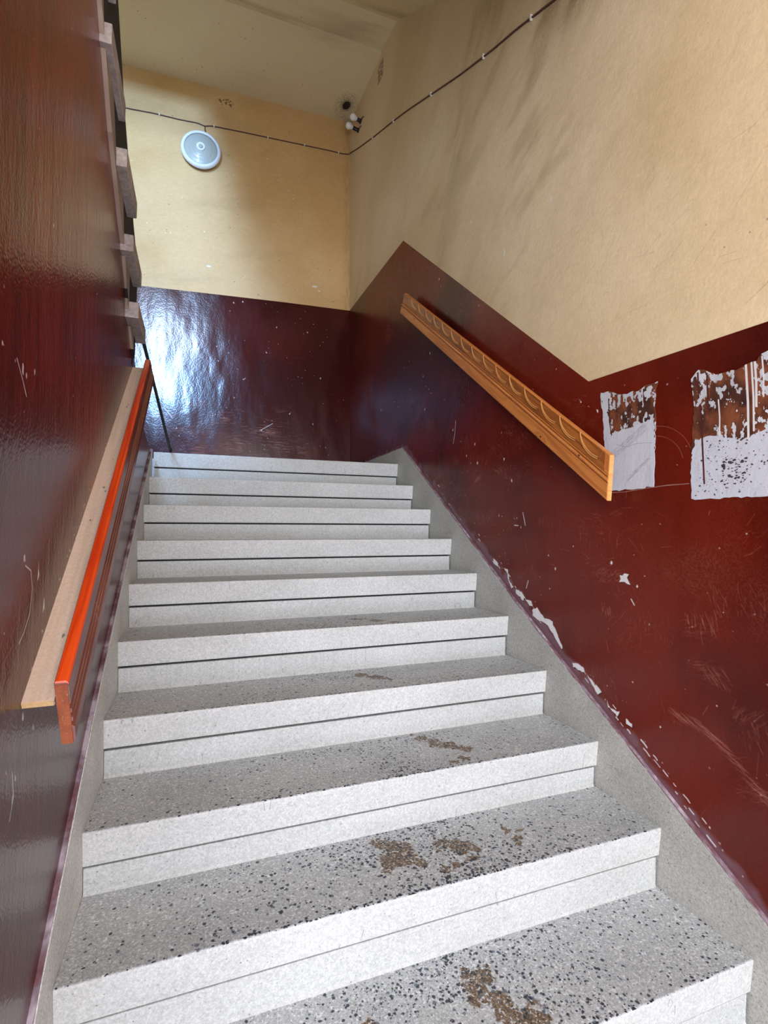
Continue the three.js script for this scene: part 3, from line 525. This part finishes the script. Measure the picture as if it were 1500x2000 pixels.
// ---------------------------------------------------------------- the lower flight
{
  const stairs = thing('staircase', 'grey terrazzo staircase climbing between the maroon walls to the landing', 'staircase', [0, 0, 0]);
  const T = 0.086, R = 0.006;
  const all = [{ top: 0.169, z: -0.64, m: topMats[5] }, ...TOP.map((top, i) => ({ top, z: NOSE[i], m: topMats[Math.min(i, 5)] }))];
  all.forEach(({ top, z, m }, i) => {
    const deep = i === all.length - 1 ? 0.30 : 0.315, below = i ? all[i - 1].top : 0;
    const step = new THREE.Group(); step.name = i ? `step_${String(i).padStart(3, '0')}` : 'step'; stairs.add(step);
    const s = new THREE.Shape();
    s.moveTo(z - deep, top); s.lineTo(z - R, top); s.quadraticCurveTo(z, top, z - 0.0005, top - R); s.lineTo(z - 0.011, top - T + 0.004); s.quadraticCurveTo(z - 0.012, top - T, z - 0.016, top - T); s.lineTo(z - deep, top - T); s.closePath();
    const g = boxUV(slabX(s, XL + 0.0005, XR - 0.0005)), p = g.attributes.position, uv = g.attributes.uv;
    // worn tread surface and clean nosing are two surfaces of one slab
    const a = [], b = []; const dv = m === topMats[5] && i ? z - NOSE[6] : i ? 0 : z - NOSE[6];
    for (let f = 0; f < p.count; f += 3) {
      const up = [0, 1, 2].every((k) => p.getY(f + k) > top - 0.0015);
      for (let k = 0; k < 3; k++) { if (up) { uv.setY(f + k, uv.getY(f + k) - dv); a.push(f + k); } else { uv.setXY(f + k, p.getX(f + k) + i * 0.37, p.getY(f + k) - top + i * 0.093); b.push(f + k); } }
    }
    const pick = (ids) => { const q = new THREE.BufferGeometry(); for (const n of ['position', 'normal', 'uv']) { const at = g.attributes[n], w = at.itemSize, arr = new Float32Array(ids.length * w); ids.forEach((id, k) => { for (let c = 0; c < w; c++) arr[k * w + c] = at.array[id * w + c]; }); q.setAttribute(n, new THREE.BufferAttribute(arr, w)); } return q; };
    const slab = mergeGeometries([pick(a), pick(b)], true);
    const o = new THREE.Mesh(slab, [m, matFront]); o.name = 'tread'; o.castShadow = o.receiveShadow = true; step.add(o);
    // riser, set back under the slab with a dark joint between
    const rs = new THREE.Shape(); const gap = i < 4 ? 0.006 : 0.0075, y1 = top - T - gap, y0 = below - 0.004, r0 = z - 0.0165, r1 = z - 0.0215;
    rs.moveTo(z - 0.07, y0); rs.lineTo(r1 + 0.004, y0); rs.lineTo(r1, y0 + 0.012); rs.lineTo(r0 - 0.0005, y1 - 0.004); rs.quadraticCurveTo(r0, y1, r0 - 0.004, y1); rs.lineTo(z - 0.07, y1); rs.closePath();
    const rg = boxUV(slabX(rs, XL + 0.0015, XR - 0.006, 0.0)); const ru = rg.attributes.uv, rp = rg.attributes.position;
    for (let k = 0; k < rp.count; k++) ru.setXY(k, rp.getX(k) + i * 0.53, rp.getY(k) - top + i * 0.061 + 0.2);
    const ro = new THREE.Mesh(rg, matRiser); ro.name = 'riser'; ro.castShadow = ro.receiveShadow = true; step.add(ro);
    // black strip at the back of the joint, deepening its shade by colour
    const j = mesh('joint', box(XL + 0.004, XR - 0.006, y1 - 0.002, top - T + 0.001, z - 0.07, z - 0.032), matBlack, step);
  });
}

// ---------------------------------------------------------------- the upper flight, whose tread ends show along the left wall
{
  const up = thing('staircase_001', 'upper flight with tread ends jutting out like teeth along the left wall', 'staircase', [0, 0, 0]);
  const TT = [[2.075, -2.22, 0], [2.24, -2.036, -0.214], [2.409, -1.884, -0.218], [2.567, -1.685, -0.217], [2.735, -1.451, -0.229], [2.90, -1.235, -0.229], [3.065, -1.03, 0], [3.23, -0.84, 0]];
  TT.forEach(([top, zn, out], i) => {
    const s = new THREE.Shape(), z0 = zn - 0.275, R = 0.012;
    s.moveTo(zn, top - 0.06); s.lineTo(zn, top - 0.004); s.lineTo(zn - 0.004, top); s.lineTo(z0 + R, top); s.quadraticCurveTo(z0, top, z0, top - R); s.lineTo(z0 + 0.006, top - 0.06); s.closePath();
    mesh(i ? `tread_${String(i).padStart(3, '0')}` : 'tread', slabX(s, -1.795, out || LW - 0.002, 0.003), matTreadEnd, up);
    mesh(i ? `riser_${String(i).padStart(3, '0')}` : 'riser', box(-1.8, LW, (i ? TT[i - 1][0] : 1.87), top - 0.06, z0 + 0.03, z0 + 0.06), matTreadEnd, up);
  });
  const saw = [[-0.9, 3.19], [-1.404, 2.7435], [-1.599, 2.543], [-1.823, 2.398], [-1.919, 2.353], [-2.202, 2.118]];
  TT.slice(1, 7).forEach(([top, zn]) => saw.push([zn - 0.16, top - 0.065], [zn + 0.002, top - 0.03]));
  mesh('stringer', slabX(saw, LW - 0.01, XL), matStringer, up);
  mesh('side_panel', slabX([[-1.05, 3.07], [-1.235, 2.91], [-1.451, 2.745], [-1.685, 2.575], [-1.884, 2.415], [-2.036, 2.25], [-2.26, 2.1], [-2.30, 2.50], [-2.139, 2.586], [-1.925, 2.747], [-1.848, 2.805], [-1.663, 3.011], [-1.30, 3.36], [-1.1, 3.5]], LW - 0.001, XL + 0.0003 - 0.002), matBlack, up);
}

// ---------------------------------------------------------------- handrails
// a board is built along its own length (x), then set on the slope
{
  // right rail: varnished board on a batten, top edge from (z -1.279, y 1.638) up to (z -2.992, y 2.955)
  const dz = -2.992 + 1.279, dy = 2.955 - 1.638, len = Math.hypot(dz, dy), ang = Math.atan2(dy, -dz);
  const flip = (p) => p.map(([y, z]) => [y, -z]).reverse();
  const t = thing('handrail', 'pale orange varnished wooden handrail board with carved scallops on the right wall', 'handrail', [1.245, 1.638, -1.279], 0);
  const inner = (name, geo, mat) => { const m = mesh(name, geo, mat, t); m.rotation.set(0, Math.PI / 2, 0); m.rotation.order = 'YXZ'; m.rotation.z = ang; return m; };
  // local frame: x up the slope, y across the board (top edge at 0), z: 0 is the face, -z into the wall
  const hb = 0.128;                                                    // width of the board square to its length
  const low = (y) => (-y) * (-0.60), high = (y) => len + (-y) * 0.02;
  const th = 0.02;
  // face: lower field proud, then groove, bead, groove, then the upper field
  const face = [[-hb, -th], [-hb, -0.003], [-hb + 0.003, 0], [-0.0835, 0], [-0.082, -0.007], [-0.0785, -0.007], [-0.077, -0.0005], [-0.072, 0.0012], [-0.067, -0.0005], [-0.0655, -0.007], [-0.062, -0.007], [-0.0605, -0.0005], [-0.0585, 0], [-0.0565, -0.004], [-0.0545, -0.0012], [-0.003, -0.0012], [0, -0.004], [0, -th]];
  inner('board', sweep(flip(face), low, high), matPine);
  // darker upper field and the scalloped fillet along the edge
  inner('upper_field', sweep(flip([[-0.0535, -0.002], [-0.0535, 0.0002], [-0.002, 0.0002], [-0.002, -0.002]]), (y) => low(y) + 0.02, (y) => high(y) - 0.003), matPineDark);
  const pitch = 0.132, n = Math.floor((len - 0.05) / pitch), wave = (x, k) => [[x + pitch - 0.002, -0.003 - k * 0.3], [x + pitch - 0.022, -0.03 - k], [x + 0.062, -0.05 - k], [x + 0.006, -0.036 - k]];
  const sc = new THREE.Shape(), x1 = 0.03 + n * pitch; sc.moveTo(0.03, -0.002); sc.lineTo(0.03, -0.03);
  for (let i = 0; i < n; i++) { const [d, c, b, a] = wave(0.03 + i * pitch, 0); sc.lineTo(a[0], a[1]); sc.bezierCurveTo(b[0], b[1], c[0], c[1], d[0], d[1]); }
  sc.lineTo(x1, -0.002); sc.closePath();
  const sg = new THREE.ExtrudeGeometry(sc, { depth: 0.0018, bevelEnabled: false, curveSegments: 12 }); sg.translate(0, 0, -0.0018); inner('scalloped_fillet', sg, matPineDark);
  const ridges = [];
  for (let i = 0; i < n; i++) for (const k of [0, 0.006]) ridges.push(new THREE.TubeGeometry(new THREE.CubicBezierCurve3(...wave(0.03 + i * pitch, -k).map(([x, y]) => new THREE.Vector3(x, y, -0.0018))), 16, 0.0017, 5));
  inner('scallop_edge', ridges, matPinePale);
  inner('end_face', sweep(flip([[-hb + 0.001, -th + 0.001], [-hb + 0.001, -0.002], [-0.001, -0.002], [-0.001, -th + 0.001]]), (y) => low(y) - 0.002, (y) => low(y) + 0.004), matPinePale);
  inner('batten', sweep(flip([[-0.10, -0.0646], [-0.10, -th], [-0.045, -th], [-0.045, -0.0646]]), () => 0.18, () => len - 0.06), matStringer);
}
{
  // left rail: pale batten with a bare top, moulded red-brown board along its outer side
  const t = thing('handrail_001', 'red-brown moulded handrail board on a bare pale batten along the left wall', 'handrail', [-0.193, 1.143, -0.96]);
  const dz = 1.34, dy = 2.112 - 1.143, len = Math.hypot(dz, dy), ang = Math.atan2(dy, dz);
  const inner = (name, geo, mat) => { const m = mesh(name, geo, mat, t); m.rotation.order = 'YXZ'; m.rotation.set(0, Math.PI / 2, ang); return m; };
  const sweepLean = (p, a, c) => sweep(p.map(([y, z]) => [y, z - y * 0.17]), a, c);
  // local: x up the slope, y across, z after the turn points to +x of the world
  const tn = Math.tan(ang), low = (y) => y * tn, high = (y) => len + y * tn * 0.2, hb = 0.079, th = 0.02;
  inner('board', sweepLean([[-hb, -th], [-hb, -0.004], [-hb + 0.006, 0.001], [-0.058, 0.001], [-0.055, -0.003], [-0.052, -0.003], [-0.05, 0], [-0.046, 0.0005], [-0.044, -0.003], [-0.041, -0.003], [-0.039, 0], [-0.035, 0.0005], [-0.033, -0.003], [-0.03, -0.003], [-0.027, 0], [-0.004, 0], [-0.0015, -0.0015], [-0.001, -0.003], [-0.001, -th]], low, high), matRedFace);
  inner('top_edge', sweepLean([[-0.002, -th], [-0.003, -th - 0.0005], [0.0015, -th + 0.002], [0.002, -0.004], [0.0005, -0.0008], [-0.003, 0.0004], [-0.003, -0.002]], (y) => low(y) + 0.001, high), matRedTop);
  inner('end_grain', sweepLean([[-hb + 0.001, -th + 0.0005], [-hb + 0.001, -0.003], [-0.002, -0.001], [-0.002, -th + 0.0005]], (y) => low(y) - 0.002, (y) => low(y) + 0.004), matRedEnd);
  const bat = inner('batten', sweep([[-0.037, -0.0655], [-0.037, -th], [-0.026, -th], [-0.026, -0.0655]], () => -0.012, () => len - 0.03), matBatten);
  inner('batten_end', sweep([[-0.0365, -0.065], [-0.0365, -th - 0.001], [-0.0265, -th - 0.001], [-0.0265, -0.065]], () => -0.014, () => -0.011), matBattenEnd);
}

// ---------------------------------------------------------------- rod, lamp, bulbs, cable
{
  const t = thing('iron_rod', 'thin dark iron rod leaning from the top step behind the left handrail', 'rod', [-0.156, 1.882, -3.27]);
  mesh('shaft', tube([[0, 0, 0], [-0.037, 0.17, 0.45], [-0.0735, 0.337, 0.9]], 0.0075, 24, 8), matIron, t, false);
  mesh('foot', (() => { const g = new THREE.CylinderGeometry(0.009, 0.010, 0.02, 10); g.translate(0, 0.01, 0); return g; })(), matIron, t, false);
}
{
  const lx = -0.012, t = thing('wall_lamp', 'round white lamp with ribbed grey diffuser hung on the yellow back wall', 'lamp', [lx, 4.688, backZ(lx)], BACK_TURN);
  const lathe = (pts, n = 72) => { const g = new THREE.LatheGeometry(pts.map(([r, z]) => new THREE.Vector2(r, z)), n); g.rotateX(Math.PI / 2); return g; };
  mesh('base', lathe([[0.0, 0.0], [0.15, 0.0], [0.152, 0.03], [0.0, 0.03]]), matFrame, t, false);
  mesh('rim', lathe([[0.148, 0.03], [0.158, 0.03], [0.163, 0.038], [0.163, 0.05], [0.156, 0.064], [0.144, 0.068], [0.136, 0.064], [0.134, 0.056], [0.148, 0.05]]), matWhite, t, false);
  const rings = []; for (let i = 0; i <= 20; i++) { const r = 0.137 * (1 - i / 20), h = 0.056 + 0.03 * (1 - (r / 0.137) ** 2); rings.push([r, h], [Math.max(0, r - 0.0022), h - (i % 5 ? 0.0022 : 0.005)]); }
  mesh('diffuser', lathe(rings), matGlassy, t, false);
  mesh('centre_ring', lathe([[0.036, 0.08], [0.036, 0.089], [0.032, 0.093], [0.024, 0.093], [0.021, 0.088], [0.0, 0.087]]), matWhite, t, false);
  mesh('sensor', lathe([[0.018, 0.086], [0.018, 0.094], [0.012, 0.1], [0.011, 0.097], [0.006, 0.097], [0.005, 0.101], [0, 0.101]]), matGlassy, t, false);
}
function bulb(name, label, y, z, len, tilt) {
  const t = thing(name, label, 'light bulb', [RW, y, z], 0, 'bare bulbs in the corner');
  const turn = (g) => { g.rotateZ(Math.PI / 2); g.rotateZ(tilt); return g; };       // axis: out of the wall along -x
  mesh('socket', turn(new THREE.LatheGeometry([[0, 0], [0.02, 0], [0.021, 0.008], [0.015, 0.012], [0.0155, len], [0.013, len + 0.004], [0, len + 0.004]].map((q) => new THREE.Vector2(...q)), 20)), matSocket, t, false);
  const b = len; mesh('globe', turn(new THREE.LatheGeometry([[0.012, b], [0.0135, b + 0.008], [0.02, b + 0.018], [0.027, b + 0.03], [0.029, b + 0.042], [0.026, b + 0.055], [0.017, b + 0.066], [0, b + 0.07]].map((q) => new THREE.Vector2(...q)), 24)), matOpal, t, false);
  mesh('wire', tube([[-0.004, 0.002, 0], [-0.012, -0.016, 0.02], [-0.006, -0.012, 0.06], [-0.004, -0.03, 0.09]], 0.0035, 20, 6), matCable, t, false);
}
bulb('light_bulb', 'upper small white bulb in black socket beneath the soot spot', 5.034, -4.13, 0.034, -0.25);
bulb('light_bulb_001', 'lower small white bulb in black socket just above the brown cable', 5.004, -4.2, 0.052, -0.2);
{
  const CABLE_B = [[-1.79, 4.93], [-1.2, 4.94], [-0.598, 4.941], [-0.395, 4.949], [-0.193, 4.946], [-0.049, 4.951], [0.014, 4.939], [0.077, 4.954], [0.314, 4.962], [0.719, 4.969], [1.098, 4.976], [1.244, 4.975], [1.302, 4.985]];
  const CABLE_R = [[-4.47, 4.989], [-4.208, 4.844], [-3.787, 4.627], [-3.329, 4.402], [-3.044, 4.256], [-2.654, 4.045], [-2.34, 3.876], [-2.036, 3.726], [-1.828, 3.632], [-1.684, 3.561], [-1.572, 3.506], [-1.513, 3.476], [-1.2, 3.3], [-0.95, 3.21]];
  const t = thing('cable', 'thin brown cable clipped across the yellow walls above the dado', 'cable');
  const off = 0.004;
  mesh('cord', [tube(CABLE_B.map(([x, y]) => [x, y, backZ(x) + off]), 0.0045, 220, 6), tube(CABLE_R.map(([z, y]) => [RW - off, y, z]), 0.0045, 260, 6)], matCable, t, false);
  mesh('lamp_lead', [tube([[0.014, 4.939, backZ(0) + off], [0.018, 4.90, backZ(0) + 0.008], [0.026, 4.87, backZ(0) + 0.01], [0.035, 4.835, backZ(0) + 0.03]], 0.004, 20, 6), tube([[0.02, 4.9, backZ(0) + 0.008], [0.024, 4.87, backZ(0) + 0.01], [0.05, 4.845, backZ(0) + 0.02]], 0.003, 12, 6)], matCable, t, false);
  const clip = (p, turn) => { const g = box(-0.004, 0.004, -0.011, 0.011, -0.001, 0.011); const m = mesh('clip', g, matClip, t, false); m.position.set(...p); m.rotation.y = turn; return m; };
  for (const [x, y] of [[-0.35, 4.949], [0.09, 4.954], [0.55, 4.966], [0.88, 4.972], [1.2, 4.976]]) clip([x, y, backZ(x)], 0);
  for (const [z, y] of [[-3.8, 4.634], [-3.33, 4.402], [-2.7, 4.07], [-2.1, 3.757], [-1.72, 3.58]]) clip([RW, y, z], -Math.PI / 2);
}

scene.traverse((o) => { if (o.isMesh) { const sib = o.parent.children.filter((q) => q.name === o.name); if (o.parent !== scene && sib.length > 1) sib.forEach((q, i) => { if (i) q.name = `${q.name}_${String(i).padStart(3, '0')}`; }); } });
renderer.render(scene, camera);
